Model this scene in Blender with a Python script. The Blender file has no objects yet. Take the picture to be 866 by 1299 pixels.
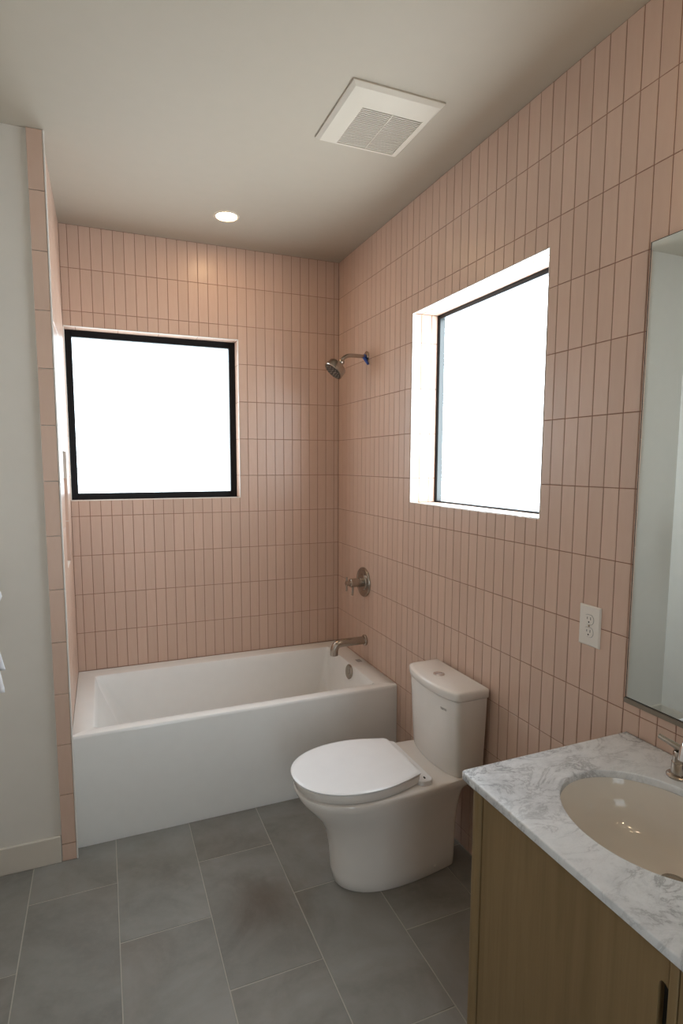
import bpy, bmesh, math, random
from mathutils import Vector, Matrix
random.seed(7)
SC = bpy.context.scene
COL = SC.collection
R = math.radians
H = 2.82                                   # ceiling height; right wall is x=0, back wall is y=0, floor is z=0

# ------------------------------------------------------------------ camera, world, exposure
def make_camera():
    yaw, pitch, roll, f = 0.38051, -0.10354, 0.00111, 716.357
    fw = Vector((math.sin(yaw)*math.cos(pitch), math.cos(yaw)*math.cos(pitch), math.sin(pitch)))
    r = Vector((math.cos(yaw), -math.sin(yaw), 0)); u = r.cross(fw)
    r2 = r*math.cos(roll) + u*math.sin(roll); u2 = u*math.cos(roll) - r*math.sin(roll)
    cam = bpy.data.cameras.new('camera'); ob = bpy.data.objects.new('camera', cam); COL.objects.link(ob)
    cam.sensor_fit = 'VERTICAL'; cam.sensor_height = 36.0; cam.lens = f/1299*36
    cam.shift_x = 16.36/1299; cam.shift_y = 13.36/1299; cam.clip_start = 0.02
    m = Matrix((r2, u2, -fw)).transposed().to_4x4(); m.translation = Vector((-1.3676, -3.2566, H-1.1994))
    ob.matrix_world = m
    SC.camera = ob
make_camera()
W = bpy.data.worlds.new('sky'); SC.world = W; W.use_nodes = True
W.node_tree.nodes['Background'].inputs[0].default_value = (0.75, 0.87, 1.0, 1)
W.node_tree.nodes['Background'].inputs[1].default_value = 1.0
PANE_L, PANE_L2, FILL_DOOR_L = 4.3, 10.5, 2.5                               # daylight in the two frosted windows, then glow of the added fill door
LAMP_L = 56.0                              # warm ceiling downlights
SC.view_settings.view_transform = 'Standard'; SC.view_settings.look = 'None'
SC.view_settings.gamma = 1.0; SC.view_settings.exposure = 0.2

# ------------------------------------------------------------------ materials
def srgb(r, g, b):
    return tuple(((c/255)/12.92 if c/255 <= 0.04045 else ((c/255+0.055)/1.055)**2.4) for c in (r, g, b)) + (1,)
class Mat:
    def __init__(s, name, color=(.8,.8,.8,1), rough=.5, metal=0., spec=.5, coat=0., coat_r=.05):
        s.m = bpy.data.materials.new(name); s.m.use_nodes = True
        s.t = s.m.node_tree; s.n = s.t.nodes; s.b = s.n['Principled BSDF']
        s.set('Base Color', color); s.set('Roughness', rough); s.set('Metallic', metal)
        s.set('Specular IOR Level', spec); s.set('Coat Weight', coat); s.set('Coat Roughness', coat_r)
    def set(s, k, v): s.b.inputs[k].default_value = v
    def node(s, t, **kw):
        n = s.n.new(t)
        for k, v in kw.items():
            if k in n.inputs: n.inputs[k].default_value = v
            else: setattr(n, k, v)
        return n
    def link(s, a, b): s.t.links.new(a, b)
    def coords(s, kind='Object', scale=(1,1,1)):
        tc = s.node('ShaderNodeTexCoord'); mp = s.node('ShaderNodeMapping'); mp.inputs['Scale'].default_value = scale
        s.link(tc.outputs[kind], mp.inputs['Vector']); return mp.outputs['Vector']
    def world_coords(s, scale=(1,1,1)):
        tc = s.node('ShaderNodeNewGeometry'); mp = s.node('ShaderNodeMapping'); mp.inputs['Scale'].default_value = scale
        s.link(tc.outputs['Position'], mp.inputs['Vector']); return mp.outputs['Vector']
    def noise(s, vec, scale, detail=4, rough=.5, dist=0.):
        n = s.node('ShaderNodeTexNoise'); n.inputs['Scale'].default_value = scale; n.inputs['Detail'].default_value = detail
        n.inputs['Roughness'].default_value = rough; n.inputs['Distortion'].default_value = dist
        if vec is not None: s.link(vec, n.inputs['Vector'])
        return n.outputs['Fac']
    def ramp(s, fac, stops):
        n = s.node('ShaderNodeValToRGB'); e = n.color_ramp.elements
        while len(e) < len(stops): e.new(.5)
        for el, (p, c) in zip(e, stops): el.position = p; el.color = c
        s.link(fac, n.inputs['Fac']); return n.outputs['Color']
    def mix(s, fac, a, b, mode='MIX'):
        n = s.node('ShaderNodeMix', data_type='RGBA', blend_type=mode)
        for sock, v in ((n.inputs[0], fac), (n.inputs[6], a), (n.inputs[7], b)):
            if hasattr(v, 'links'): s.link(v, sock)
            else: sock.default_value = v
        return n.outputs[2]
    def bump(s, fac, strength=.1, dist=.01):
        n = s.node('ShaderNodeBump'); n.inputs['Strength'].default_value = strength; n.inputs['Distance'].default_value = dist
        s.link(fac, n.inputs['Height']); s.link(n.outputs['Normal'], s.b.inputs['Normal'])
def hsv(m, fac_sock, color_sock, lo, hi):
    n = m.node('ShaderNodeHueSaturation'); mr = m.node('ShaderNodeMapRange')
    mr.inputs['To Min'].default_value = lo; mr.inputs['To Max'].default_value = hi
    m.link(fac_sock, mr.inputs['Value']); m.link(mr.outputs[0], n.inputs['Value'])
    if hasattr(color_sock, 'links'): m.link(color_sock, n.inputs['Color'])
    else: n.inputs['Color'].default_value = color_sock
    return n.outputs['Color']

PINK = srgb(206, 176, 157)
def tile_mat(name, island):
    m = Mat(name, PINK, rough=.32, spec=.5)
    if island: rnd = m.node('ShaderNodeNewGeometry').outputs['Random Per Island']
    else: rnd = m.node('ShaderNodeObjectInfo').outputs['Random']
    c = hsv(m, rnd, PINK, .955, 1.035)
    v = m.world_coords((60, 60, 12)); n = m.noise(v, 1.0, 3)
    c = m.mix(m.ramp(n, [(.35, (0,0,0,1)), (.75, (.25,.25,.25,1))]), c, srgb(194, 158, 138)); m.link(c, m.b.inputs['Base Color'])
    m.bump(m.noise(m.world_coords((25, 25, 14)), 1.0, 2), .06, .004)
    return m.m
M_TILE = tile_mat('pink_glazed_tile', False); M_TILE_STUFF = tile_mat('pink_glazed_tile_joined', True)
def simple(name, c, rough=.5, metal=0., **k):
    m = Mat(name, c, rough, metal, **k)
    n = m.noise(m.coords('Object', (1,1,1)), 18, 3)
    m.link(m.mix(m.ramp(n, [(.3, (0,0,0,1)), (.8, (.12,.12,.12,1))]), c, tuple(x*.8 for x in c[:3])+(1,)), m.b.inputs['Base Color'])
    return m
M_GROUT = simple('warm_grout', srgb(148, 110, 92), .9).m
M_TRIM = simple('white_edge_trim', srgb(228, 222, 214), .4).m
def paint(name, c):
    m = simple(name, c, .65, spec=.3); m.bump(m.noise(m.world_coords((1,1,1)), 220, 2), .05, .002); return m.m
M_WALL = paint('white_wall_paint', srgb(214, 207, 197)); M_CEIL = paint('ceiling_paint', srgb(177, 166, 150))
M_BASE = simple('baseboard_paint', srgb(206, 196, 182), .45).m
def floor_mat():
    m = Mat('grey_concrete_tile', rough=.5, spec=.35)
    oi = m.node('ShaderNodeObjectInfo'); add = m.node('ShaderNodeVectorMath', operation='ADD')
    g = m.node('ShaderNodeNewGeometry'); m.link(g.outputs['Position'], add.inputs[0])
    sc = m.node('ShaderNodeVectorMath', operation='SCALE'); sc.inputs[0].default_value = (7, 13, 3); m.link(oi.outputs['Random'], sc.inputs['Scale'])
    m.link(sc.outputs[0], add.inputs[1]); vec = add.outputs[0]
    n1 = m.noise(vec, 3.2, 6, .6, .6); n2 = m.noise(vec, 38, 5, .7); n3 = m.noise(vec, 1.4, 3, .5)
    c = m.ramp(n1, [(.28, srgb(114, 110, 104)), (.5, srgb(131, 128, 122)), (.75, srgb(146, 143, 138))])
    c = m.mix(m.ramp(n3, [(.55, (0,0,0,1)), (.75, (.5,.5,.5,1))]), c, srgb(112, 98, 86))
    c = m.mix(m.ramp(n2, [(.45, (0,0,0,1)), (.8, (.3,.3,.3,1))]), c, srgb(146, 142, 134))
    d = m.node('ShaderNodeVectorMath', operation='DISTANCE'); m.link(g.outputs['Position'], d.inputs[0]); d.inputs[1].default_value = (-.83, -1.345, 0)
    ad = m.node('ShaderNodeMath', operation='MULTIPLY_ADD'); m.link(n1, ad.inputs[0]); ad.inputs[1].default_value = .35; m.link(d.outputs['Value'], ad.inputs[2])
    c = m.mix(m.ramp(ad.outputs[0], [(.17, (.6,.6,.6,1)), (.34, (0,0,0,1))]), c, srgb(104, 88, 72))       # brown water stain on one tile
    c = hsv(m, oi.outputs['Random'], c, .93, 1.06); m.link(c, m.b.inputs['Base Color'])
    m.bump(n2, .08, .003); return m.m
M_FLOOR = floor_mat(); M_FGROUT = simple('floor_grout', srgb(172, 166, 155), .9).m
M_TUB = simple('white_acrylic', srgb(240, 239, 236), .12, spec=.5).m
M_PORC = simple('white_porcelain', srgb(234, 228, 222), .06, spec=.5).m
M_SEAT = simple('white_seat_plastic', srgb(240, 240, 241), .25, spec=.5).m
M_SINK = simple('cream_sink_porcelain', srgb(230, 219, 205), .08, spec=.5).m
M_NICKEL = simple('brushed_nickel', (.42, .375, .325, 1), .22, 1.0).m
M_DARKMETAL = simple('dark_nickel', (.06, .052, .046, 1), .4, 1.0).m
M_CHANNEL = simple('satin_grey_metal', srgb(126, 114, 100), .45).m
M_CHROME = simple('polished_chrome', (.75, .75, .75, 1), .08, 1.0).m
M_BLACK = simple('black_window_frame', (.003, .003, .004, 1), .35, spec=.2).m
M_BEAD = simple('grey_glazing_bead', srgb(46, 49, 48), .4).m
M_DARK = simple('dark_recess', (.012, .009, .007, 1), .7).m
M_BLUE = simple('blue_plastic', (.01, .05, .28, 1), .35).m
M_PLASTIC = simple('white_plastic', srgb(226, 218, 208), .35).m
M_VENT = simple('vent_plastic', srgb(206, 196, 180), .45).m
M_GREYPRINT = simple('grey_print', srgb(110, 104, 98), .5).m
M_TOWEL = simple('white_terry', srgb(240, 238, 240), .95).m
def emis(name, color, strength):
    m = Mat(name, color, .3); m.set('Emission Color', color); m.set('Emission Strength', strength); return m.m
M_PANE = emis('frosted_daylit_glass', (.79, .915, 1.0, 1), PANE_L)
M_PANE2 = emis('frosted_daylit_glass_side', (.79, .915, 1.0, 1), PANE_L2)
M_FILL_PANE = emis('fill_door_glow', (.80, .92, 1.0, 1), FILL_DOOR_L)  # emissive pane of the added door, cool fill from behind the camera
M_LENS = emis('warm_lamp_lens', (1.0, .66, .36, 1), LAMP_L)
M_BULB = emis('vanity_bulb', (1.0, .76, .50, 1), 60.0)
M_MIRROR = Mat('mirror_silver', (.90, .965, .97, 1), .01, 1.0).m
def wood():
    m = Mat('brown_oak', rough=.5, spec=.3)
    v = m.world_coords((34, 34, 2.2)); n = m.noise(v, 1.0, 8, .62, .4); n2 = m.noise(m.world_coords((200, 200, 5)), 1.0, 3); n3 = m.noise(m.world_coords((3,3,1.2)), 1, 2)
    c = m.ramp(n, [(.25, srgb(122, 100, 68)), (.55, srgb(134, 111, 78)), (.85, srgb(143, 120, 86))])
    c = m.mix(m.ramp(n2, [(.5, (0,0,0,1)), (.8, (.25,.25,.25,1))]), c, srgb(112, 90, 60))
    c = hsv(m, n3, c, .88, 1.12); m.link(c, m.b.inputs['Base Color']); m.bump(n2, .05, .002); return m.m
M_WOOD = wood()
def marble():
    m = Mat('white_veined_marble', rough=.14, spec=.5)
    v = m.world_coords((1, 1, 1)); n1 = m.noise(v, 5.0, 8, .62, .6)
    w = m.node('ShaderNodeMapping'); w.inputs['Rotation'].default_value = (0, 0, R(-55)); w.inputs['Scale'].default_value = (1.0, 1.7, 1); m.link(v, w.inputs['Vector'])
    n2 = m.noise(w.outputs[0], 7.5, 10, .68, .7); n3 = m.noise(w.outputs[0], 19, 9, .72, .5); n4 = m.noise(v, 2.2, 4, .5, .4)
    base = m.ramp(n1, [(.3, srgb(203, 204, 206)), (.5, srgb(224, 225, 226)), (.7, srgb(234, 235, 236))])
    mask = m.ramp(n4, [(.40, (.15,.15,.15,1)), (.60, (1,1,1,1))])
    def veins(n, w_, k):
        r = m.ramp(n, [(.5-w_, (0,0,0,1)), (.5, (k,k,k,1)), (.5+w_, (0,0,0,1))]); return m.mix(1.0, r, mask, 'MULTIPLY')
    c = m.mix(veins(n2, .028, .9), base, srgb(112, 112, 116)); c = m.mix(veins(n3, .03, .35), c, srgb(128, 128, 132))
    soft = m.mix(1.0, m.ramp(n2, [(.40, (0,0,0,1)), (.5, (.40,.40,.40,1)), (.62, (0,0,0,1))]), mask, 'MULTIPLY')
    c = m.mix(soft, c, srgb(140, 140, 144)); m.link(c, m.b.inputs['Base Color']); return m.m
M_MARBLE = marble()

# ------------------------------------------------------------------ mesh helpers
def finish(bm, name, mat, parent=None, loc=None, smooth=40, rot=None):
    bmesh.ops.recalc_face_normals(bm, faces=bm.faces[:])
    me = bpy.data.meshes.new(name); bm.to_mesh(me); bm.free()
    return link_mesh(me, name, mat, parent, loc, smooth, rot)
def link_mesh(me, name, mat, parent=None, loc=None, smooth=40, rot=None):
    if smooth:
        me.shade_smooth(); me.set_sharp_from_angle(angle=R(smooth))
    if mat and not me.materials: me.materials.append(mat)
    o = bpy.data.objects.new(name, me); COL.objects.link(o)
    if parent: o.parent = parent
    if loc: o.location = loc
    if rot: o.rotation_euler = rot
    return o
def box(bm, x0, x1, y0, y1, z0, z1, bev=0., seg=2):
    r = bmesh.ops.create_cube(bm, size=1.0); vs = r['verts']
    for v in vs: v.co = Vector(((x0+x1)/2 + v.co.x*(x1-x0), (y0+y1)/2 + v.co.y*(y1-y0), (z0+z1)/2 + v.co.z*(z1-z0)))
    if bev:
        es = {e for v in vs for e in v.link_edges}
        bmesh.ops.bevel(bm, geom=list(es), offset=bev, segments=seg, affect='EDGES', profile=.6)
def loft(bm, rings, cap0=True, cap1=True, closed=True):
    vr = [[bm.verts.new(p) for p in r] for r in rings]; n = len(rings[0])
    for a, b in zip(vr, vr[1:]):
        for i in range(n if closed else n-1):
            j = (i+1) % n; bm.faces.new((a[i], a[j], b[j], b[i]))
    if cap0: bm.faces.new(list(reversed(vr[0])))
    if cap1: bm.faces.new(vr[-1])
def frame_of(d):
    d = d.normalized(); a = Vector((0,0,1)) if abs(d.z) < .9 else Vector((0,1,0))
    u = d.cross(a).normalized(); return u, d.cross(u).normalized()
def tube(bm, pts, rad, n=16, cap=True):
    pts = [Vector(p) for p in pts]; rads = rad if isinstance(rad, (list, tuple)) else [rad]*len(pts)
    u, v = frame_of(pts[1]-pts[0]); rings = []
    for i, p in enumerate(pts):
        t = (pts[min(i+1, len(pts)-1)] - pts[max(i-1, 0)])
        if t.length < 1e-9: t = pts[-1]-pts[0]
        t.normalize(); u = (u - t*u.dot(t)).normalized(); v = t.cross(u)
        rings.append([p + (u*math.cos(a) + v*math.sin(a))*rads[i] for a in (2*math.pi*k/n for k in range(n))])
    loft(bm, rings, cap, cap)
def lathe(bm, origin, axis, prof, n=32):
    """prof: (distance along axis, radius) pairs, capped at both ends"""
    o = Vector(origin); d = Vector(axis).normalized(); u, v = frame_of(d); rings = []
    for s, r in prof:
        r = max(r, 1e-4)
        rings.append([o + d*s + (u*math.cos(a) + v*math.sin(a))*r for a in (2*math.pi*k/n for k in range(n))])
    loft(bm, rings)
def rrect(x0, x1, y0, y1, r, z, n=6):
    out = []
    for cx, cy, a0 in ((x1-r, y1-r, 0), (x0+r, y1-r, 90), (x0+r, y0+r, 180), (x1-r, y0+r, 270)):
        for k in range(n+1):
            a = R(a0 + 90*k/n); out.append(Vector((cx + r*math.cos(a), cy + r*math.sin(a), z)))
    return out
def prism(bm, poly, fn, t0, t1):
    """poly of (a,b), fn(a,b,t)->Vector; extrude from t0 to t1"""
    loft(bm, [[fn(a, b, t0) for a, b in poly], [fn(a, b, t1) for a, b in poly]])
def tag(o, label=None, cat=None, group=None, kind=None):
    for k, v in (('label', label), ('category', cat), ('group', group), ('kind', kind)):
        if v: o[k] = v
    return o
def thing(name, label, cat, loc=(0,0,0), group=None):
    o = bpy.data.objects.new(name, None); COL.objects.link(o); o.location = loc; o.empty_display_size = .05
    return tag(o, label, cat, group)
class Part:
    """geometry given in world space, stored relative to the thing's base"""
    def __init__(s, root): s.root = root; s.o = Vector(root.location)
    def add(s, name, mat, build, smooth=40, parent=None):
        bm = bmesh.new(); build(bm)
        bmesh.ops.translate(bm, vec=-s.o, verts=bm.verts[:])
        return finish(bm, name, mat, parent or s.root, smooth=smooth)

# ------------------------------------------------------------------ tiles
GAP = .0025; TT = .006
PW, PH = .054, .21123
tile_cache = {}
def poly_mesh(poly, bev=.0011):
    key = tuple((round(a, 4), round(b, 4)) for a, b in poly)
    if key in tile_cache: return tile_cache[key]
    bm = bmesh.new(); n = len(poly)
    prism(bm, poly, lambda a, b, t: Vector((a, b, t)), -TT, 0)
    bm.edges.ensure_lookup_table()
    top = [e for e in bm.edges if all(abs(v.co.z) < 1e-6 for v in e.verts)]
    bmesh.ops.bevel(bm, geom=top, offset=bev, segments=1, affect='EDGES')
    bmesh.ops.recalc_face_normals(bm, faces=bm.faces[:])
    me = bpy.data.meshes.new('tile'); bm.to_mesh(me); bm.free(); tile_cache[key] = me
    return me
def clip_tile(u0, u1, v0, v1, holes):
    g = GAP/2; u0 += g; u1 -= g; v0 += g; v1 -= g
    poly = [(u0, v0), (u1, v0), (u1, v1), (u0, v1)]
    for (a0, a1, b0, b1) in holes:
        a0 -= .001; a1 += .001; b0 -= .001; b1 += .001
        if u1 <= a0 or u0 >= a1 or v1 <= b0 or v0 >= b1: continue
        iu0, iu1, iv0, iv1 = a0 > u0+.001, a1 < u1-.001, b0 > v0+.001, b1 < v1-.001   # which hole edges cut the tile
        if not (iu0 or iu1 or iv0 or iv1): return None
        if (iu0 or iu1) and not (iv0 or iv1):
            if iu0: poly = [(u0,v0),(a0,v0),(a0,v1),(u0,v1)]
            else: poly = [(a1,v0),(u1,v0),(u1,v1),(a1,v1)]
        elif (iv0 or iv1) and not (iu0 or iu1):
            if iv0: poly = [(u0,v0),(u1,v0),(u1,b0),(u0,b0)]
            else: poly = [(u0,b1),(u1,b1),(u1,v1),(u0,v1)]
        else:
            a = a0 if iu0 else a1; b = b0 if iv0 else b1
            if iu0 and iv0: poly = [(u0,v0),(u1,v0),(u1,b),(a,b),(a,v1),(u0,v1)]
            elif iu0: poly = [(u0,v0),(a,v0),(a,b),(u1,b),(u1,v1),(u0,v1)]
            elif iv0: poly = [(u0,v0),(u1,v0),(u1,v1),(a,v1),(a,b),(u0,b)]
            else: poly = [(a,v0),(u1,v0),(u1,v1),(u0,v1),(u0,b),(a,b)]
    us = [p[0] for p in poly]; vs = [p[1] for p in poly]
    if max(us)-min(us) < .004 or max(vs)-min(vs) < .004: return None
    return poly
def lines(lo, hi, first, pitch):
    out = [lo]; k = math.ceil((lo - first)/pitch - 1e-6)
    while first + k*pitch < hi - .003:
        x = first + k*pitch
        if x > lo + .003: out.append(x)
        k += 1
    return out + [hi]
def lay(parent, origin, right, up, us, vs, holes=(), mat=M_TILE, limit=None, name='tile', rank=None, stuff_mat=None, skip=None):
    """lay tiles on a plane; each is an object of its own, past `limit` the rest go in one joined part"""
    X = Vector(right); Y = Vector(up); Z = X.cross(Y); O = Vector(origin); todo = []
    for u0, u1 in zip(us, us[1:]):
        for v0, v1 in zip(vs, vs[1:]):
            if skip and skip((u0+u1)/2, (v0+v1)/2): continue
            p = clip_tile(u0, u1, v0, v1, holes)
            if p: todo.append(p)
    if limit and len(todo) > limit: todo.sort(key=rank)
    rot = Matrix((X, Y, Z)).transposed().to_4x4(); rest = bmesh.new()
    for i, p in enumerate(todo):
        cu = (min(a for a, b in p)+max(a for a, b in p))/2; cv = (min(b for a, b in p)+max(b for a, b in p))/2
        me = poly_mesh([(a-cu, b-cv) for a, b in p])
        M = Matrix.Translation(O + X*cu + Y*cv + Z*random.uniform(-.0004, .0002)) @ rot @ Matrix.Rotation(random.gauss(0, .0022), 4, 'Y')
        if limit and i >= limit:
            tmp = me.copy(); tmp.transform(M); rest.from_mesh(tmp); bpy.data.meshes.remove(tmp); continue
        if not me.materials: me.materials.append(mat)
        o = bpy.data.objects.new(name, me); COL.objects.link(o)
        o.matrix_world = M; o.parent = parent; o.matrix_parent_inverse = Matrix.Identity(4)
        if me.materials[0] != mat: o.material_slots[0].link = 'OBJECT'; o.material_slots[0].material = mat
    if limit and len(todo) > limit:
        me = bpy.data.meshes.new('tiles_beyond'); rest.to_mesh(me)
        tag(link_mesh(me, 'tiles_beyond', stuff_mat, parent, smooth=0), kind='stuff')
    rest.free(); return len(todo)

# ------------------------------------------------------------------ room shell
XL, YF, XA, YE = -1.89, -4.4, -1.525, -.853        # left wall, wall behind the camera, alcove wall, end of the partition
SUB = TT - .0016                                    # grout plane lies a little behind the tile faces
W1 = (XA, -.619, 1.424, 2.323); D1 = .10            # back window opening (x, x, z, z) and reveal depth
W2 = (.886, 1.7565, 1.4355, 2.317); D2 = .137       # right window opening (-y, -y, z, z)
def structure(name, mat, build, smooth=0):
    bm = bmesh.new(); build(bm); return tag(finish(bm, name, mat, smooth=smooth), kind='structure')
floor = structure('floor', M_FGROUT, lambda bm: box(bm, XL-.1, .3, YF-.1, .3, -.12, -.0012))
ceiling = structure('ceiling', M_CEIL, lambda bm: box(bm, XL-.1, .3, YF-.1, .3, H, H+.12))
g = .0016
def wb(bm):
    y0 = g; y1 = .2
    box(bm, XA-.02, W1[0]-g, y0, y1, 0, H); box(bm, W1[1]+g, .2, y0, y1, 0, H)
    box(bm, W1[0]-g, W1[1]+g, y0, y1, 0, W1[2]-g); box(bm, W1[0]-g, W1[1]+g, y0, y1, W1[3]+g, H)
wall_back = structure('wall_back', M_GROUT, wb)
def wr(bm):
    x0 = g; x1 = .25
    box(bm, x0, x1, -W2[0]+g, g, 0, H); box(bm, x0, x1, YF, -W2[1]-g, 0, H)
    box(bm, x0, x1, -W2[1]-g, -W2[0]+g, 0, W2[2]-g); box(bm, x0, x1, -W2[1]-g, -W2[0]+g, W2[3]+g, H)
wall_right = structure('wall_right', M_GROUT, wr)
# partition that closes the tub alcove on the left, white in front, tiled inside, with a shampoo niche
NI = (-.49, -.235, 1.145, 1.677); ND = .085
def wa(bm):
    yb, yf = .0, -.843; xr = XA-g; xl = XL-.0; n0, n1, n2, n3 = NI
    box(bm, xl, xr-ND, yf, yb, 0, H); box(bm, xr-ND, xr, yf, n0, 0, H); box(bm, xr-ND, xr, n1, yb, 0, H)
    box(bm, xr-ND, xr, n0, n1, 0, n2); box(bm, xr-ND, xr, n0, n1, n3, H)
wall_alcove = structure('wall_alcove', M_WALL, wa)
wall_left = structure('wall_left', M_WALL, lambda bm: box(bm, XL-.1, XL, YF, 0, 0, H))
DR = (-1.62, -.74, 2.06)                            # opening for the glowing door added behind the camera as fill light
def wf(bm):
    box(bm, XL-.1, DR[0], YF-.1, YF, 0, H); box(bm, DR[1], .25, YF-.1, YF, 0, H); box(bm, DR[0], DR[1], YF-.1, YF, DR[2], H)
wall_front = structure('wall_front', M_WALL, wf)

rows = lines(0, H, H - PH*13, PH)
lay(wall_back, (0,0,0), (1,0,0), (0,0,1), lines(XA, 0, -1.54164, PW), [v for v in rows if v > .3], [W1])
def rank_r(p):
    u = sum(a for a, b in p)/len(p); v = sum(b for a, b in p)/len(p)
    if u > 2.36 or (u > 2.14 and (v < .84 or .96 < v < 2.19)) or (u < .78 and v < .45): return 99 + u
    if u > .55 and u < 1.75 and v < .35: return 50 + u
    return math.hypot(u-3.2566, v-1.62)
lay(wall_right, (0,0,0), (0,-1,0), (0,0,1), lines(0, -YF, 1.36461-25*PW, PW), rows, [W2],
    limit=300, rank=rank_r, stuff_mat=M_TILE_STUFF)
# alcove side of the partition and its narrow end
lay(wall_alcove, (XA,0,0), (0,1,0), (0,0,1), lines(YE+.003, 0, -.0146-16*PW, PW), [v for v in rows if v > .3], [NI])
lay(wall_alcove, (XA,YE,0), (1,0,0), (0,0,1), [-.0515, .0035], rows)
def trims():
    t = .0035
    def strip(parent, *b):
        bm = bmesh.new(); box(bm, *b, bev=.0006, seg=1); finish(bm, 'edge_trim', M_TRIM, parent, smooth=0)
    strip(wall_alcove, XA+.0035, XA+.0085, YE-.0005, YE+.010, 0, H)
    strip(wall_alcove, XA-.052, XA+.0035, YE+TT, -.8435, 0, H)
    for (a0, a1, b0, b1, ax, par) in ((W1[0]+.002, W1[1], W1[2], W1[3], 'y', wall_back), (-W2[1], -W2[0], W2[2], W2[3], 'x', wall_right)):
        for c in ((a0, a1, b0, b0+t), (a0, a1, b1-t, b1), (a0, a0+t, b0+t, b1-t), (a1-t, a1, b0+t, b1-t)):
            if ax == 'y': strip(par, c[0], c[1], -.0006, .008, c[2], c[3])
            else: strip(par, -.0006, .008, c[0], c[1], c[2], c[3])
trims()
# reveals
def reveals():
    # right window: sides upright tiles, head and sill lengthwise
    y0, y1, z0, z1 = -W2[1], -W2[0], W2[2], W2[3]; e = .008
    cols = [e, .049, .103, D2]; vr = [z0]+[v for v in rows if z0+.01 < v < z1-.01]+[z1]
    lay(wall_right, (0, y1, 0), (1,0,0), (0,0,1), cols, vr)                       # far side, faces the camera
    lay(wall_right, (0, y0, 0), (-1,0,0), (0,0,1), [-c for c in reversed(cols)], vr)
    lr = lines(y0, y1, -1.415, .209)
    lay(wall_right, (0,0,z1), (1,0,0), (0,-1,0), cols, [-v for v in reversed(lr)])   # head (normal down)
    lay(wall_right, (0,0,z0), (1,0,0), (0,1,0), cols, lr)                        # sill
    x0, x1, z0, z1 = W1; cols = [e, .050, D1]; vr = [z0]+[v for v in rows if z0+.01 < v < z1-.01]+[z1]
    lay(wall_back, (x1,0,0), (0,-1,0), (0,0,1), [-c for c in reversed(cols)], vr)    # right side, normal -x
    lay(wall_back, (x0,0,0), (0,1,0), (0,0,1), cols, vr)
    lr = lines(x0, x1, -1.05, .209)
    lay(wall_back, (0,0,z1), (1,0,0), (0,-1,0), lr, [-c for c in reversed(cols)])
    lay(wall_back, (0,0,z0), (1,0,0), (0,1,0), lr, cols)
    # niche: back, two sides, head and sill
    n0, n1, a, b = NI; vr = [a]+[v for v in rows if a+.01 < v < b-.01]+[b]; cc = [-ND, -.03, 0]
    lay(wall_alcove, (XA-ND+.004,0,0), (0,1,0), (0,0,1), lines(n0, n1, -.0146-16*PW, PW), vr)
    lay(wall_alcove, (XA,n1,0), (1,0,0), (0,0,1), cc, vr)
    lay(wall_alcove, (XA,n0,0), (-1,0,0), (0,0,1), [-c for c in reversed(cc)], vr)
    lay(wall_alcove, (XA,0,b), (1,0,0), (0,-1,0), cc, [-n1, -(n0+n1)/2, -n0])
    lay(wall_alcove, (XA,0,a), (1,0,0), (0,1,0), cc, [n0, (n0+n1)/2, n1])
reveals()
# floor tiles: 0.31 x 0.61 boards in half offset
def floor_tiles():
    global TT, GAP
    TT, GAP = .008, .0032
    for k in range(-3, 6):
        a, b = max(XL, -1.37 + .31*k), min(0, -1.37 + .31*(k+1))
        if b - a < .01: continue
        first = -1.36 if k % 2 == 0 else -1.06
        lay(floor, (0,0,0), (1,0,0), (0,1,0), [a, b], lines(YF, 0 if a > -1.6 else (-.786 if b > -1.6 else YE), first, .61), mat=M_FLOOR)
    TT, GAP = .006, .0025
floor_tiles()
# baseboards
structure('baseboard_alcove', M_BASE, lambda bm: box(bm, XL+.012, -1.578, -.8555, -.843, 0, .112, bev=.002, seg=1))
structure('baseboard_left', M_BASE, lambda bm: box(bm, XL, XL+.0125, YF, -.8435, 0, .112, bev=.002, seg=1))
structure('baseboard_front', M_BASE, lambda bm: (box(bm, XL+.013, DR[0]-.07, YF, YF+.0125, 0, .112, bev=.002, seg=1), box(bm, DR[1]+.07, -.01, YF, YF+.0125, 0, .112, bev=.002, seg=1)))

# ------------------------------------------------------------------ windows
def window(name, a0, a1, b0, b1, depth, axis, pane_mat, f, bead, fb):
    root = bpy.data.objects.new(name, None); COL.objects.link(root); tag(root, kind='structure'); root.empty_display_size = .05
    def B(bm, p0, p1, d0, d1, q0, q1, bev=0.):
        if axis == 'y': box(bm, p0, p1, d0, d1, q0, q1, bev, 1)
        else: box(bm, d0, d1, p0, p1, q0, q1, bev, 1)
    d = depth
    def ring(bm, w, o, d0, d1, bev=0.):
        B(bm, a0+o, a0+o+w, d0, d1, b0+(fb if o else 0), b1-o, bev); B(bm, a1-o-w, a1-o, d0, d1, b0+(fb if o else 0), b1-o, bev)
        B(bm, a0+o+w, a1-o-w, d0, d1, b0+o-(f-fb if o else 0), b0+(o+w-(f-fb)), bev); B(bm, a0+o+w, a1-o-w, d0, d1, b1-o-w, b1-o, bev)
    bm = bmesh.new(); ring(bm, f, 0, d, d+.055, .0015); fr = finish(bm, 'window_frame', M_BLACK, root, smooth=0)
    bm = bmesh.new(); ring(bm, bead, f, d+.004, d+.038); finish(bm, 'glazing_bead', M_BEAD, fr, smooth=0)
    bm = bmesh.new(); B(bm, a0+f+bead*.5, a1-f-bead*.5, d+.030, d+.036, b0+fb+bead*.5, b1-f-bead*.5); finish(bm, 'pane', pane_mat, root, smooth=0)
    return root
window('window_1', W1[0], W1[1], W1[2], W1[3], D1, 'y', M_PANE, .033, .002, .033)
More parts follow.
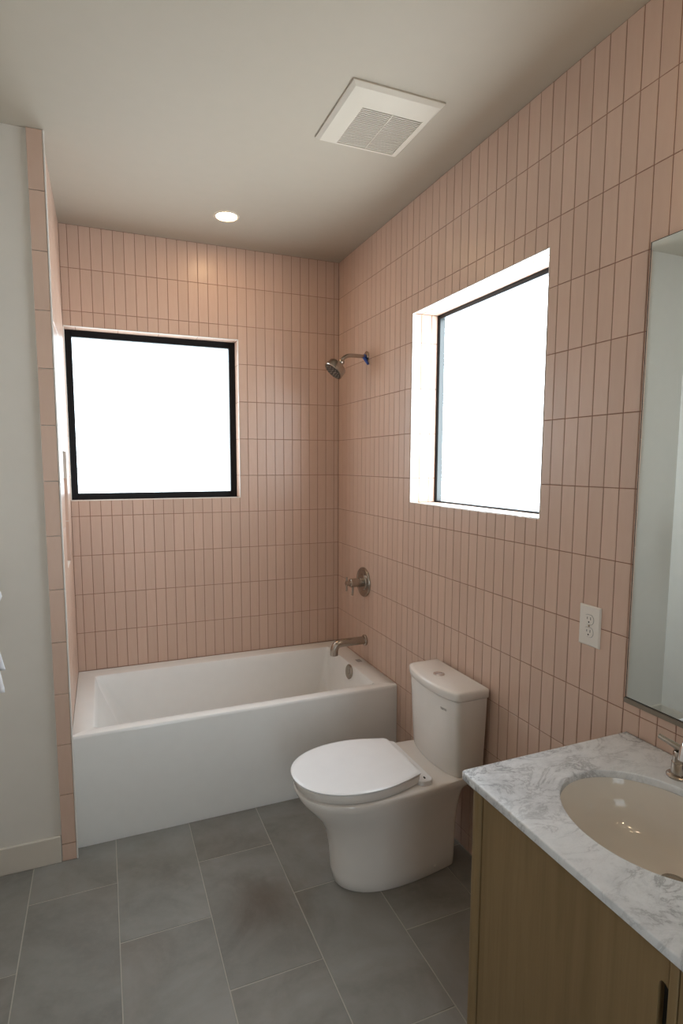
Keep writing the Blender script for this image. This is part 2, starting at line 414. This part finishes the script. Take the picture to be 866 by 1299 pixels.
window('window_2', -W2[1], -W2[0], W2[2], W2[3], D2, 'x', M_PANE2, .015, .002, .006)

def added_fill_door():  # unseen door, added so its glowing pane brightens the lower room
    root = bpy.data.objects.new('fill_door_1', None); COL.objects.link(root); tag(root, kind='structure'); root.empty_display_size = .05
    a, b, h = DR; y = YF
    def casing(bm):
        for x0, x1, z0, z1 in ((a-.065, a, 0, h+.065), (b, b+.065, 0, h+.065), (a, b, h, h+.065)): box(bm, x0, x1, y, y+.016, z0, z1, .002, 1)
    bm = bmesh.new(); casing(bm); finish(bm, 'fill_door_casing', M_BASE, root, smooth=0)
    def leaf(bm):
        y0, y1 = y-.06, y-.02
        for x0, x1, z0, z1 in ((a+.003, a+.11, .008, h-.003), (b-.11, b-.003, .008, h-.003), (a+.11, b-.11, .008, .22), (a+.11, b-.11, h-.12, h-.003)): box(bm, x0, x1, y0, y1, z0, z1)
    bm = bmesh.new(); leaf(bm); lf = finish(bm, 'fill_door_leaf', M_WALL, root, smooth=0)
    bm = bmesh.new(); box(bm, a+.108, b-.108, y-.045, y-.037, .218, h-.118); finish(bm, 'pane', M_FILL_PANE, root, smooth=0)
    bm = bmesh.new(); lathe(bm, (b-.055, y-.0195, 1.0), (0,1,0), [(0,.026),(.008,.026),(.010,.010),(.035,.010)], 24)
    tube(bm, [(b-.055, y+.016, 1.0), (b-.11, y+.018, 1.0), (b-.165, y+.018, 1.0)], .009, 12); finish(bm, 'fill_door_handle', M_NICKEL, lf)
added_fill_door()

# ------------------------------------------------------------------ ceiling fixtures
def downlight(x, y, label):
    t = thing('recessed_downlight', label, 'light', (x, y, H)); P = Part(t)
    def trim(bm):
        n = 48; prof = [(.049, -.0005), (.052, -.004), (.058, -.004), (.062, -.0002)]
        rings = [[Vector((x+r*math.cos(2*math.pi*k/n), y+r*math.sin(2*math.pi*k/n), H+z)) for k in range(n)] for r, z in prof]
        loft(bm, rings, False, False)
    P.add('trim_ring', M_VENT, trim)
    P.add('lens', M_LENS, lambda bm: lathe(bm, (x, y, H-.0002), (0,0,-1), [(0, .050), (.0016, .050), (.0022, .045)], 48))
downlight(-.757, -.387, 'small round white recessed downlight glowing in the ceiling over the tub')
def vent():
    x0, x1, y0, y1 = -.592, -.256, -1.527, -1.181; gx0, gx1, gy0, gy1 = -.517, -.289, -1.435, -1.209
    t = thing('exhaust_fan_vent', 'square white slatted exhaust fan grille on the ceiling', 'vent', ((x0+x1)/2, (y0+y1)/2, H)); P = Part(t)
    zt, zb = H-.0005, H-.020
    def rect(a, b, c, d, z): return [Vector((a, c, z)), Vector((b, c, z)), Vector((b, d, z)), Vector((a, d, z))]
    def fr(bm):
        loft(bm, [rect(x0, x1, y0, y1, zt), rect(x0, x1, y0, y1, zt-.005), rect(x0+.012, x1-.012, y0+.012, y1-.012, zb+.004), rect(gx0-.004, gx1+.004, gy0-.004, gy1+.004, zb),
                  rect(gx0, gx1, gy0, gy1, zb), rect(gx0, gx1, gy0, gy1, zb+.014)], True, False)
    P.add('vent_frame', M_VENT, fr, smooth=20)
    P.add('backing', M_GREYPRINT, lambda bm: box(bm, gx0+.001, gx1-.001, gy0+.001, gy1-.001, H-.0075, H-.0065), smooth=0)
    def lv(bm):
        n = 24; p = (gy1-gy0)/n
        for k in range(n):
            y = gy0 + p*k
            loft(bm, [[Vector((xx, y+.001, H-.019)), Vector((xx, y+.0062, H-.019)), Vector((xx, y+.0075, H-.010)), Vector((xx, y+.0035, H-.010))] for xx in (gx0+.0005, gx1-.0005)])
    tag(P.add('louvers', M_VENT, lv, smooth=0), kind='stuff')
    P.add('center_rib', M_VENT, lambda bm: box(bm, -.4050, -.4015, gy0, gy1, H-.0205, H-.012), smooth=0)
vent()

# ------------------------------------------------------------------ bathtub
def tub():
    t = thing('bathtub', 'white rectangular alcove bathtub with a flat front apron', 'bathtub', (-.76, -.4, 0)); P = Part(t)
    x0, x1, y0, y1, z = -1.5246, -.0006, -.7915, -.0006, .495
    def sh(bm):
        loft(bm, [rrect(x0+.004, x1-.004, y0+.004, y1, .004, 0), rrect(x0, x1, y0, y1, .004, .02), rrect(x0, x1, y0, y1, .004, z-.014), rrect(x0, x1, y0+.0015, y1, .004, z-.006),
                  rrect(x0+.0002, x1-.0002, y0+.006, y1-.0002, .004, z-.0012), rrect(x0+.001, x1-.001, y0+.014, y1-.001, .004, z),
                  rrect(-1.447, -.096, -.741, -.090, .022, z), rrect(-1.441, -.101, -.736, -.095, .022, z-.002), rrect(-1.436, -.104, -.731, -.099, .022, z-.009),
                  rrect(-1.425, -.108, -.725, -.104, .03, z-.05), rrect(-1.335, -.130, -.70, -.128, .06, .24), rrect(-1.29, -.145, -.685, -.142, .075, .17),
                  rrect(-1.24, -.175, -.655, -.172, .09, .135), rrect(-1.18, -.22, -.61, -.217, .09, .125)], True, True)
    shell = P.add('shell', M_TUB, sh, smooth=35)
    tag(P.add('overflow_plate', M_NICKEL, lambda bm: lathe(bm, (-.1085, -.432, .452), (-1, 0, .12), [(0, .040), (.006, .041), (.009, .038), (.010, .020), (.008, .017), (.0085, .002)], 36)), 'brushed nickel overflow plate')
    P.add('drain', M_NICKEL, lambda bm: lathe(bm, (-.30, -.41, .1252), (0, 0, 1), [(0, .03), (.003, .03), (.004, .026)], 30))
    def mark(bm):
        for k in range(3): box(bm, -.050+.010*k, -.044+.010*k, -.42, -.375, z+.0001, z+.0005)
    tag(P.add('printed_mark', M_GREYPRINT, mark, smooth=0), 'small grey printed mark on the rim')
tub()

# ------------------------------------------------------------------ shower fittings
def bez(p0, p1, p2, p3, n=10):
    out = []
    for k in range(n+1):
        s = k/n; a = [Vector(p) for p in (p0, p1, p2, p3)]
        out.append(a[0]*(1-s)**3 + a[1]*3*s*(1-s)**2 + a[2]*3*s*s*(1-s) + a[3]*s**3)
    return out
def shower():
    y = -.397; zc = 2.203
    t = thing('wall_shower', 'brushed nickel shower head on a bent arm high on the tiled wall', 'shower head', (0, y, zc)); P = Part(t)
    P.add('flange', M_NICKEL, lambda bm: lathe(bm, (-.0004, y, zc), (-1,0,0), [(0, .029), (.004, .0285), (.008, .022), (.010, .012)], 32))
    pts = [(-.004, y, zc), (-.05, y, zc)] + bez((-.085, y, zc), (-.115, y, zc), (-.13, y, zc-.006), (-.150, y, zc-.030), 8)
    P.add('shower_arm', M_NICKEL, lambda bm: tube(bm, pts, .0105, 16))
    ax = Vector((-.69, 0, -.73)).normalized(); c = Vector((-.200, y, 2.112))
    head = P.add('head', M_NICKEL, lambda bm: lathe(bm, c - ax*.082, ax, [(0, .013), (.008, .017), (.016, .017), (.022, .012), (.026, .016), (.031, .034), (.036, .048), (.042, .053), (.072, .056), (.079, .057), (.082, .054)], 40))
    P.add('spray_face', M_DARKMETAL, lambda bm: lathe(bm, c - ax*.0005, ax, [(0, .050), (.0015, .050), (.0018, .047)], 40), parent=head)
    u, v = frame_of(ax)
    def noz(bm):
        for r, n in ((.012, 5), (.026, 9), (.041, 14)):
            for k in range(n):
                a = 2*math.pi*k/n; lathe(bm, c + (u*math.cos(a)+v*math.sin(a))*r + ax*.001, ax, [(0, .0045), (.0030, .0036)], 8)
    tag(P.add('nozzles', M_CHANNEL, noz, parent=head), kind='stuff')
    def tape(bm):
        tube(bm, [(-.010, y, zc), (-.019, y, zc)], .0125, 14)
        tube(bm, [(-.020, y-.006, zc-.008), (-.014, y-.020, zc-.024), (-.0085, y-.034, zc-.046)], [.008, .009, .006], 10)
    tag(P.add('thread_cap', M_BLUE, tape), 'blue plastic thread protector')
shower()
def valve():
    y, z = -.385, .950
    t = thing('shower_valve', 'round brushed nickel shower valve with two small lever handles', 'shower valve', (0, y, z)); P = Part(t)
    P.add('escutcheon', M_NICKEL, lambda bm: lathe(bm, (-.0004, y, z), (-1,0,0), [(0, .085), (.006, .085), (.011, .081), (.012, .070), (.009, .066), (.009, .047), (.013, .044), (.014, .03)], 56))
    P.add('valve_body', M_NICKEL, lambda bm: lathe(bm, (-.008, y, z), (-1,0,0), [(0, .026), (.05, .025), (.078, .025), (.081, .022), (.083, .015), (.096, .014), (.098, .010)], 32))
    def low(bm): tube(bm, [(-.070, y, z-.018), (-.072, y, z-.045), (-.074, y, z-.072)], [.006, .0055, .0065], 12)
    P.add('lower_lever', M_NICKEL, low)
    def end(bm):
        lathe(bm, (-.103, y, z), (-1,0,0), [(0, .014), (.010, .014), (.012, .011)], 24)
        tube(bm, [(-.109, y, z+.036), (-.109, y, z), (-.110, y, z-.045)], [.0045, .0055, .005], 12)
    P.add('end_lever', M_NICKEL, end)
valve()
def spout():
    y, z = -.41, .617
    t = thing('tub_spout', 'curved brushed nickel tub spout on the tiled wall above the tub rim', 'spout', (0, y, z)); P = Part(t)
    P.add('flange', M_NICKEL, lambda bm: lathe(bm, (-.0004, y, z), (-1,0,0), [(0, .031), (.009, .031), (.012, .028), (.013, .022)], 36))
    pts = [(-.005, y, z), (-.06, y, z), (-.11, y, z)] + bez((-.145, y, z), (-.182, y, z), (-.195, y, z-.018), (-.195, y, z-.052), 10)
    P.add('spout_tube', M_NICKEL, lambda bm: tube(bm, pts + [(-.195, y, z-.066)], [.0225, .0225, .0225] + [.0225]*11 + [.0222], 24))
    P.add('outlet', M_DARKMETAL, lambda bm: lathe(bm, (-.195, y, z-.0655), (0,0,-1), [(0, .0175), (.001, .0175)], 20))
spout()

# ------------------------------------------------------------------ toilet
TY = -1.357
def plan(z, db, df, hb, hm, dm, pw=2.3, rc=.02, nb=4, nc=4, ns=8, nf=14):
    """outline seen from above: straight back, sides swelling to hm at dm, rounded front; d runs from the wall"""
    half = [(db, hb*k/nb*(1-rc/hb)) for k in range(nb)]
    for k in range(nc+1):
        a = R(90*k/nc); half.append((db + rc - rc*math.cos(a), hb - rc + rc*math.sin(a)))
    for k in range(1, ns):
        s = k/ns; half.append((db + rc + (dm-db-rc)*s, hb + (hm-hb)*math.sin(s*math.pi/2)))
    for k in range(nf+1):
        a = R(90*k/nf); half.append((dm + (df-dm)*max(0, math.sin(a))**(2/pw), hm*max(0, math.cos(a))**(2/pw)))
    pts = half + [(d, -w) for d, w in reversed(half[1:-1])]
    return [Vector((-d, TY + w, z)) for d, w in pts]
def toilet():
    t = thing('toilet', 'white skirted toilet with closed lid between the tub and the vanity', 'toilet', (-.40, TY, 0)); P = Part(t)
    def bowl(bm):
        data = [(0, .092, .578, .100, .126, .36), (.006, .089, .585, .103, .130, .36), (.05, .089, .592, .106, .132, .37), (.13, .089, .597, .108, .136, .38), (.19, .089, .606, .112, .142, .39),
                (.24, .089, .625, .118, .150, .40), (.29, .088, .657, .128, .163, .42), (.325, .088, .688, .140, .174, .44), (.345, .088, .705, .149, .180, .45), (.358, .086, .716, .155, .184, .455),
                (.368, .076, .723, .159, .186, .46), (.376, .055, .728, .162, .188, .465), (.384, .030, .732, .164, .190, .47), (.392, .021, .735, .166, .191, .47),
                (.402, .020, .738, .168, .192, .47), (.4085, .022, .736, .166, .190, .47), (.4115, .030, .728, .159, .183, .47)]
        loft(bm, [plan(z, db, df, hb, hm, dm, rc=.03) for z, db, df, hb, hm, dm in data])
    P.add('bowl', M_PORC, bowl, smooth=50)
    for sgn in (-1, 1):
        P.add('bolt_cap', M_PORC, lambda bm: lathe(bm, (-.20, TY + sgn*.113, .035), (0, sgn, 0), [(0, .008), (.006, .008), (.0075, .006)], 16))
    def seat(bm):
        d = [(.4150, .292, .733, .145, .181, .49), (.4180, .289, .738, .149, .185, .49), (.446, .287, .744, .151, .188, .49), (.4490, .290, .741, .148, .186, .49)]
        loft(bm, [plan(z, a, b, c, e, f, 2.15, .02) for z, a, b, c, e, f in d])
    P.add('seat', M_PORC, seat, smooth=50)
    def cover(bm):
        d = [(.4515, .288, .742, .149, .186, .49), (.4525, .284, .748, .154, .191, .49), (.457, .283, .749, .154, .192, .49), (.459, .286, .746, .151, .189, .49), (.461, .296, .733, .142, .178, .49), (.4615, .34, .68, .10, .13, .49)]
        loft(bm, [plan(z, a, b, c, e, f, 2.15, .025) for z, a, b, c, e, f in d])
    P.add('seat_cover', M_SEAT, cover, smooth=50)
    def hinge(bm):
        loft(bm, [rrect(-.300, -.240, TY-.165, TY+.165, .02, z) for z in (.4118, .428)] + [rrect(-.297, -.243, TY-.162, TY+.162, .018, .431)])
    P.add('hinge_plate', M_SEAT, hinge)
    for sgn in (-1, 1):
        P.add('hinge_pin', M_DARKMETAL, lambda bm: lathe(bm, (-.278, TY + sgn*.150, .4405), (0, sgn, 0), [(0, .003), (.008, .003)], 10))
    def tankplan(z, hw, d0, d1, bulge, rc=.022):
        n = 20; out = [Vector((-d0, TY - hw + .006, z)), Vector((-d0, TY + hw - .006, z)), Vector((-d0-.006, TY + hw, z))]
        def front(w): return d1 + bulge*(1 - (w/hw)**2)
        for k in range(5):
            a = R(90*k/4); out.append(Vector((-(d1 - rc + rc*math.sin(a)) - (bulge*.12*k/4), TY + hw - rc + rc*math.cos(a), z)))
        for k in range(1, n):
            w = (hw - rc)*(1 - 2*k/n); out.append(Vector((-front(w), TY + w, z)))
        for k in range(4, -1, -1):
            a = R(90*k/4); out.append(Vector((-(d1 - rc + rc*math.sin(a)) - (bulge*.12*k/4), TY - hw + rc - rc*math.cos(a), z)))
        out.append(Vector((-d0-.006, TY - hw, z))); return out
    P.add('tank', M_PORC, lambda bm: loft(bm, [tankplan(.4122, .165, .022, .140, .028), tankplan(.424, .169, .018, .143, .029), tankplan(.56, .174, .016, .149, .031), tankplan(.722, .179, .014, .155, .032)]), smooth=50)
    P.add('tank_lid', M_PORC, lambda bm: loft(bm, [tankplan(.7235, .1805, .012, .157, .032), tankplan(.727, .183, .010, .160, .033), tankplan(.752, .184, .010, .161, .033), tankplan(.758, .182, .012, .158, .033), tankplan(.761, .176, .018, .150, .032, .02)]), smooth=50)
    fb = P.add('flush_button', M_CHROME, lambda bm: lathe(bm, (-.112, -1.34, .7605), (0,0,1), [(0, .023), (.003, .023), (.0042, .020), (.0035, .018), (.0045, .0165), (.0048, .010)], 36))
    P.add('button_split', M_DARKMETAL, lambda bm: box(bm, -.1285, -.0955, -1.3408, -1.3392, .7652, .7656), smooth=0, parent=fb)
    cu = bpy.data.curves.new('maker_mark', 'FONT'); cu.body = 'TOTO'; cu.size = .0115; cu.extrude = .0003; cu.align_x = 'CENTER'
    tmp = bpy.data.objects.new('maker_mark', cu); COL.objects.link(tmp); dg = bpy.context.evaluated_depsgraph_get()
    me = bpy.data.meshes.new_from_object(tmp.evaluated_get(dg)); bpy.data.objects.remove(tmp)
    w = 1.470 + TY; z = .672; hw = .179
    slope = math.atan2(2*.031*w/hw**2, 1.0)
    o = link_mesh(me, 'maker_mark', M_GREYPRINT, t, smooth=0)
    o.matrix_local = Matrix.Translation(Vector((-(.154 + .0315*(1-(w/hw)**2)) - .0002, -1.470, z)) - Vector(t.location)) @ Matrix.Rotation(R(-90)+slope, 4, 'Z') @ Matrix.Rotation(R(90), 4, 'X')
toilet()

# ------------------------------------------------------------------ vanity
VY0, VY1, VXF, VZ = -2.150, -3.25, -.545, .84        # cabinet left end, right end, front, top
SKX, SKY, SKA, SKB = -.293, -2.455, .200, .172       # sink opening
def vanity():
    t = thing('vanity_cabinet', 'brown wooden vanity cabinet with rounded end post and flat sliding doors', 'cabinet', (-.28, (VY0+VY1)/2, 0)); P = Part(t)
    def body(bm):
        box(bm, VXF+.02, -.004, VY0-.020, VY0-.002, .10, VZ); box(bm, VXF+.02, -.004, VY1, VY1+.018, .10, VZ)
        box(bm, VXF+.02, -.004, VY1+.018, VY0-.020, .10, .118); box(bm, -.02, -.004, VY1+.018, VY0-.020, .118, VZ)
    P.add('carcass', M_WOOD, body, smooth=0)
    P.add('plinth', M_DARK, lambda bm: box(bm, VXF+.08, -.01, VY1+.02, VY0-.03, 0, .10), smooth=0)
    def post(y0, y1):
        def b(bm): loft(bm, [rrect(VXF-.004, VXF+.045, y0, y1, .017, z, 6) for z in (0.0, VZ)])
        return b
    P.add('end_post', M_WOOD, post(VY0-.046, VY0-.010)); P.add('end_post', M_WOOD, post(VY1, VY1+.04))
    P.add('top_rail', M_WOOD, lambda bm: box(bm, VXF+.006, VXF+.05, VY1+.045, VY0-.052, VZ-.010, VZ), smooth=0)
    P.add('bottom_rail', M_WOOD, lambda bm: box(bm, VXF+.006, VXF+.05, VY1+.045, VY0-.052, .10, .118), smooth=0)
    P.add('stile', M_WOOD, lambda bm: box(bm, VXF+.001, VXF+.02, -2.7015, -2.6865, .119, VZ-.011, bev=.001, seg=1), smooth=0)
    def door(y0, y1, notch):
        n = 8; zt, zb = VZ-.012, .119; r = .017; s0, s1 = .52, .772; poly = [(y0, zb), (y0, zt), (y1, zt)]
        if notch:
            poly += [(y1, s1-.004)] + [(y1 + r*math.sin(R(90*k/n)), s1-.004 + (.008*math.sin(R(180*k/n))) - r*(1-math.cos(R(90*k/n)))*.6) for k in range(1, n+1)]
            poly += [(y1 + r, s0+.012)] + [(y1 + r*math.cos(R(90*k/n)), s0+.012 - .012*math.sin(R(90*k/n))) for k in range(1, n+1)]
        poly += [(y1, zb)]
        def b(bm): prism(bm, poly, lambda a, z, x: Vector((x, a, z)), VXF+.004, VXF+.020)
        return P.add('sliding_door', M_WOOD, b, smooth=0)
    d = door(VY0-.050, -2.6845, True)
    P.add('finger_pull', M_DARK, lambda bm: box(bm, VXF+.0195, VXF+.022, -2.6845, -2.6645, .51, .775), smooth=0, parent=d)
    d = door(-2.7035, VY1+.045, False)
vanity()
def counter():
    n = 96; r = .014; x0, x1, y0, y1, z0, z1 = -.5655, -.0025, VY1-.012, -2.1365, VZ+.0005, .860
    cu = bpy.data.curves.new('countertop', 'CURVE'); cu.dimensions = '2D'; cu.fill_mode = 'BOTH'; b = .003
    cu.extrude = (z1-z0)/2 - b; cu.bevel_depth = b; cu.bevel_resolution = 2; cu.offset = -b
    def spl(pts):
        s = cu.splines.new('POLY'); s.points.add(len(pts)-1); s.use_cyclic_u = True
        for p, q in zip(s.points, pts): p.co = (q[0], q[1], 0, 1)
    out = []
    for cx, cy, a0, rr in ((x1-.001, y1-.001, 0, .001), (x0+r, y1-r, 90, r), (x0+r, y0+r, 180, r), (x1-.001, y0+.001, 270, .001)):
        for k in range(7): a = R(a0+90*k/6); out.append((cx+rr*math.cos(a), cy+rr*math.sin(a)))
    spl(out); spl([(SKX + SKB*math.cos(2*math.pi*k/n), SKY + SKA*math.sin(2*math.pi*k/n)) for k in range(n)])
    tmp = bpy.data.objects.new('countertop', cu); COL.objects.link(tmp); dg = bpy.context.evaluated_depsgraph_get()
    me = bpy.data.meshes.new_from_object(tmp.evaluated_get(dg)); bpy.data.objects.remove(tmp); me.name = 'countertop'
    me.materials.clear()
    o = link_mesh(me, 'countertop', M_MARBLE, smooth=35); o.location = (0, 0, (z0+z1)/2)
    tag(o, 'white marble countertop with grey veins on the wooden vanity', 'countertop')
counter()
def sink():
    t = thing('sink', 'oval undermount cream porcelain sink set in the marble countertop', 'sink', (SKX, SKY, VZ)); P = Part(t)
    n = 72
    def el(k, z, dx=0): return [Vector((SKX + dx + (SKB+k)*math.cos(2*math.pi*i/n), SKY + (SKA+k)*math.sin(2*math.pi*i/n), z)) for i in range(n)]
    DX, DY = .048, -.030                       # the drain sits behind the middle of the basin
    def sc(f, z): return [Vector((SKX + DX*(1-f)**1.3 + SKB*f*math.cos(2*math.pi*i/n), SKY + DY*(1-f)**1.3 + SKA*f*math.sin(2*math.pi*i/n), z)) for i in range(n)]
    z = VZ
    inner = [el(.020, z), el(.006, z), el(.004, z-.004), sc(1.0, z-.02), sc(.97, z-.046), sc(.91, z-.072), sc(.80, z-.093), sc(.64, z-.108), sc(.45, z-.117), sc(.25, z-.121), sc(.12, z-.123)]
    outer = [sc(.12, z-.153), sc(.45, z-.147), sc(.68, z-.134), sc(.86, z-.112), sc(.97, z-.085), el(.008, z-.03), el(.020, z-.008)]
    P.add('basin', M_SINK, lambda bm: loft(bm, inner + outer + [el(.020, z)], False, False), smooth=60)
    P.add('drain', M_NICKEL, lambda bm: lathe(bm, (SKX+DX*.9, SKY+DY*.9, z-.1235), (0,0,1), [(0, .029), (.003, .029), (.0045, .025), (.003, .020), (.006, .018), (.008, .006)], 32))
    def ov(bm):
        lathe(bm, (SKX-.155, SKY-.06, z-.055), (1, 0, .45), [(0, .012), (.002, .012), (.003, .009)], 24)
    P.add('overflow_ring', M_NICKEL, ov)
sink()
def faucet():
    z = .8605; x = -.085
    t = thing('faucet', 'brushed nickel faucet lever handle on the countertop below the mirror', 'faucet', (x, SKY, z)); P = Part(t)
    for sgn in (1, -1):
        y = SKY + sgn*.098
        h = P.add('handle_base', M_NICKEL, lambda bm: lathe(bm, (x, y, z), (0,0,1), [(0, .0265), (.004, .0265), (.0065, .024), (.008, .017), (.036, .0165), (.038, .0145), (.040, .0145), (.060, .0145), (.064, .012)], 32))
        P.add('lever', M_NICKEL, lambda bm: tube(bm, [(x+.004, y - sgn*.012, z+.070), (x, y, z+.072), (x-.004, y + sgn*.03, z+.077), (x-.006, y + sgn*.052, z+.081)], [.007, .0085, .0065, .006], 14), parent=h)
    pts = [(x, SKY, z), (x, SKY, z+.10)] + bez((x, SKY, z+.13), (x, SKY, z+.20), (x-.12, SKY, z+.20), (x-.125, SKY, z+.115), 12)
    P.add('spout_base', M_NICKEL, lambda bm: lathe(bm, (x, SKY, z), (0,0,1), [(0, .027), (.004, .027), (.008, .022), (.030, .016)], 32))
    P.add('spout', M_CHROME, lambda bm: tube(bm, pts, .0125, 18))
faucet()

# ------------------------------------------------------------------ mirror, outlet
def mirror():
    y0, y1, z0, z1 = -3.20, -2.133, .962, 2.199
    t = thing('wall_mirror', 'frameless rectangular mirror in a metal channel above the vanity', 'mirror', (0, (y0+y1)/2, z0)); P = Part(t)
    P.add('backing_board', M_DARK, lambda bm: box(bm, -.0090, -.0006, y0, y1, z0, z1), smooth=0)
    P.add('mirror_glass', M_MIRROR, lambda bm: box(bm, -.0098, -.0091, y0+.003, y1-.0032, z0+.003, z1-.0020), smooth=0)
    def ch(bm):
        box(bm, -.0125, -.0006, y0, y1+.001, z0-.014, z0-.0005)
    P.add('bottom_channel', M_CHANNEL, ch, smooth=0)
mirror()
def outlet():
    yc, zc = -1.991, 1.130
    t = thing('wall_outlet', 'white duplex power outlet on the pink tiled wall left of the mirror', 'outlet', (0, yc, zc)); P = Part(t)
    def pl(bm):
        loft(bm, [[Vector((x, yc + a*(w), zc + b*(h))) for a, b in ((-1,-1),(1,-1),(1,1),(-1,1))] for x, w, h in ((-.0004, .0395, .0625), (-.003, .0395, .0625), (-.0062, .036, .059))])
    P.add('cover_plate', M_PLASTIC, pl, smooth=0)
    P.add('screw', M_NICKEL, lambda bm: lathe(bm, (-.0062, yc, zc), (-1,0,0), [(0, .0035), (.0012, .003)], 14))
    for s in (-1, 1):
        z = zc + s*.0195
        def face(bm):
            n = 28; pts = []
            for k in range(n):
                a = 2*math.pi*k/n; pts.append((yc + .0172*math.cos(a), z + max(-.0145, min(.0145, .0172*math.sin(a)))))
            loft(bm, [[Vector((x, p, q)) for p, q in pts] for x in (-.0060, -.0076)])
        f = P.add('receptacle', M_PLASTIC, face, smooth=30)
        rim = []
        def slots(bm):
            for dy, hh in ((-.0062, .0042), (.0062, .0035)): box(bm, -.0079, -.0073, yc+dy-.001, yc+dy+.001, z+.004-hh, z+.004+hh)
            lathe(bm, (-.0073, yc, z-.0075), (-1,0,0), [(0, .0026), (.0006, .0026)], 12)
        P.add('slots', M_DARK, slots, smooth=0, parent=f)
        def groove(bm):
            n = 28; a = []; b = []
            for k in range(n):
                t_ = 2*math.pi*k/n
                for lst, r, c in ((a, .0180, .0153), (b, .0172, .0145)): lst.append(Vector((-.00635, yc + r*math.cos(t_), z + max(-c, min(c, r*math.sin(t_))))))
            loft(bm, [a, b], False, False)
        P.add('shadow_gap', M_DARK, groove, smooth=0, parent=f)
outlet()

# ------------------------------------------------------------------ towel on a swing arm at the left edge of the picture
def towel_arm():
    y, z = -1.35, 1.262
    t = thing('towel_arm', 'short nickel towel arm on the left wall carrying the white towel', 'towel rail', (XL, y, z)); P = Part(t)
    P.add('wall_plate', M_NICKEL, lambda bm: lathe(bm, (XL+.0004, y, z), (1,0,0), [(0, .026), (.006, .026), (.009, .02)], 28))
    P.add('arm', M_NICKEL, lambda bm: tube(bm, [(XL+.006, y, z), (XL+.10, y, z), (XL+.205, y, z)], .007, 12))
    def edge(zz):                           # outline of the free edge
        pts = [(.935, -1.662), (.945, -1.660), (.966, -1.6645), (.985, -1.6672), (1.03, -1.676), (1.10, -1.69), (1.17, -1.685), (1.205, -1.668), (1.226, -1.660), (1.25, -1.674), (1.28, -1.695)]
        for (z0, x0), (z1, x1) in zip(pts, pts[1:]):
            if zz <= z1: return x0 + (x1-x0)*max(0, (zz-z0)/(z1-z0))
        return pts[-1][1]
    bm = bmesh.new(); grid = []
    front = [(-.013 - .016*k/23, z - (z-.940)*k/23) for k in range(24)]; back = [(.013 + .014*k/20, z - (z-.985)*k/20) for k in range(21)]
    arc = [(-.013*math.cos(R(180*k/8)), z + .013*math.sin(R(180*k/8))) for k in range(1, 8)]
    for yy, zz in front[::-1] + arc + back:
        row = []
        for k in range(15):
            s_ = k/14; x = -1.855 + (edge(zz) + 1.855)*s_; hang = max(0, z - zz)
            wv = .010*math.sin(s_*17 + 1)*min(1, hang*6) * (1 if yy < 0 else -1)
            row.append(bm.verts.new(Vector((x, y + yy + (-1 if yy < 0 else 1)*abs(wv) + 0, zz)) - Vector((XL+.1, y, z))))
        grid.append(row)
    for a, b in zip(grid, grid[1:]):
        for k in range(14): bm.faces.new((a[k], a[k+1], b[k+1], b[k]))
    o = finish(bm, 'hand_towel', M_TOWEL, smooth=60); o.location = (XL+.1, y, z)
    sol = o.modifiers.new('thickness', 'SOLIDIFY'); sol.thickness = .004; sol.offset = 0
    tag(o, 'white hand towel just entering the left edge of the picture', 'towel')
towel_arm()

# ------------------------------------------------------------------ vanity light over the mirror (right of the frame)
def vanity_light():
    y, z = -2.72, 2.40
    t = thing('vanity_light', 'three bulb nickel wall light above the mirror', 'light', (0, y, z)); P = Part(t)
    P.add('back_plate', M_NICKEL, lambda bm: box(bm, -.025, -.0006, y-.28, y+.28, z-.03, z+.03, bev=.003), smooth=0)
    for k in (-1, 0, 1):
        P.add('lamp_arm', M_NICKEL, lambda bm: tube(bm, [(-.024, y+.2*k, z), (-.06, y+.2*k, z), (-.085, y+.2*k, z)], [.012, .012, .016], 14))
        P.add('bulb', M_BULB, lambda bm: lathe(bm, (-.085, y+.2*k, z), (-1,0,0), [(0, .010), (.008, .014), (.02, .019), (.03, .019), (.042, .013), (.047, .004)], 24))
vanity_light()
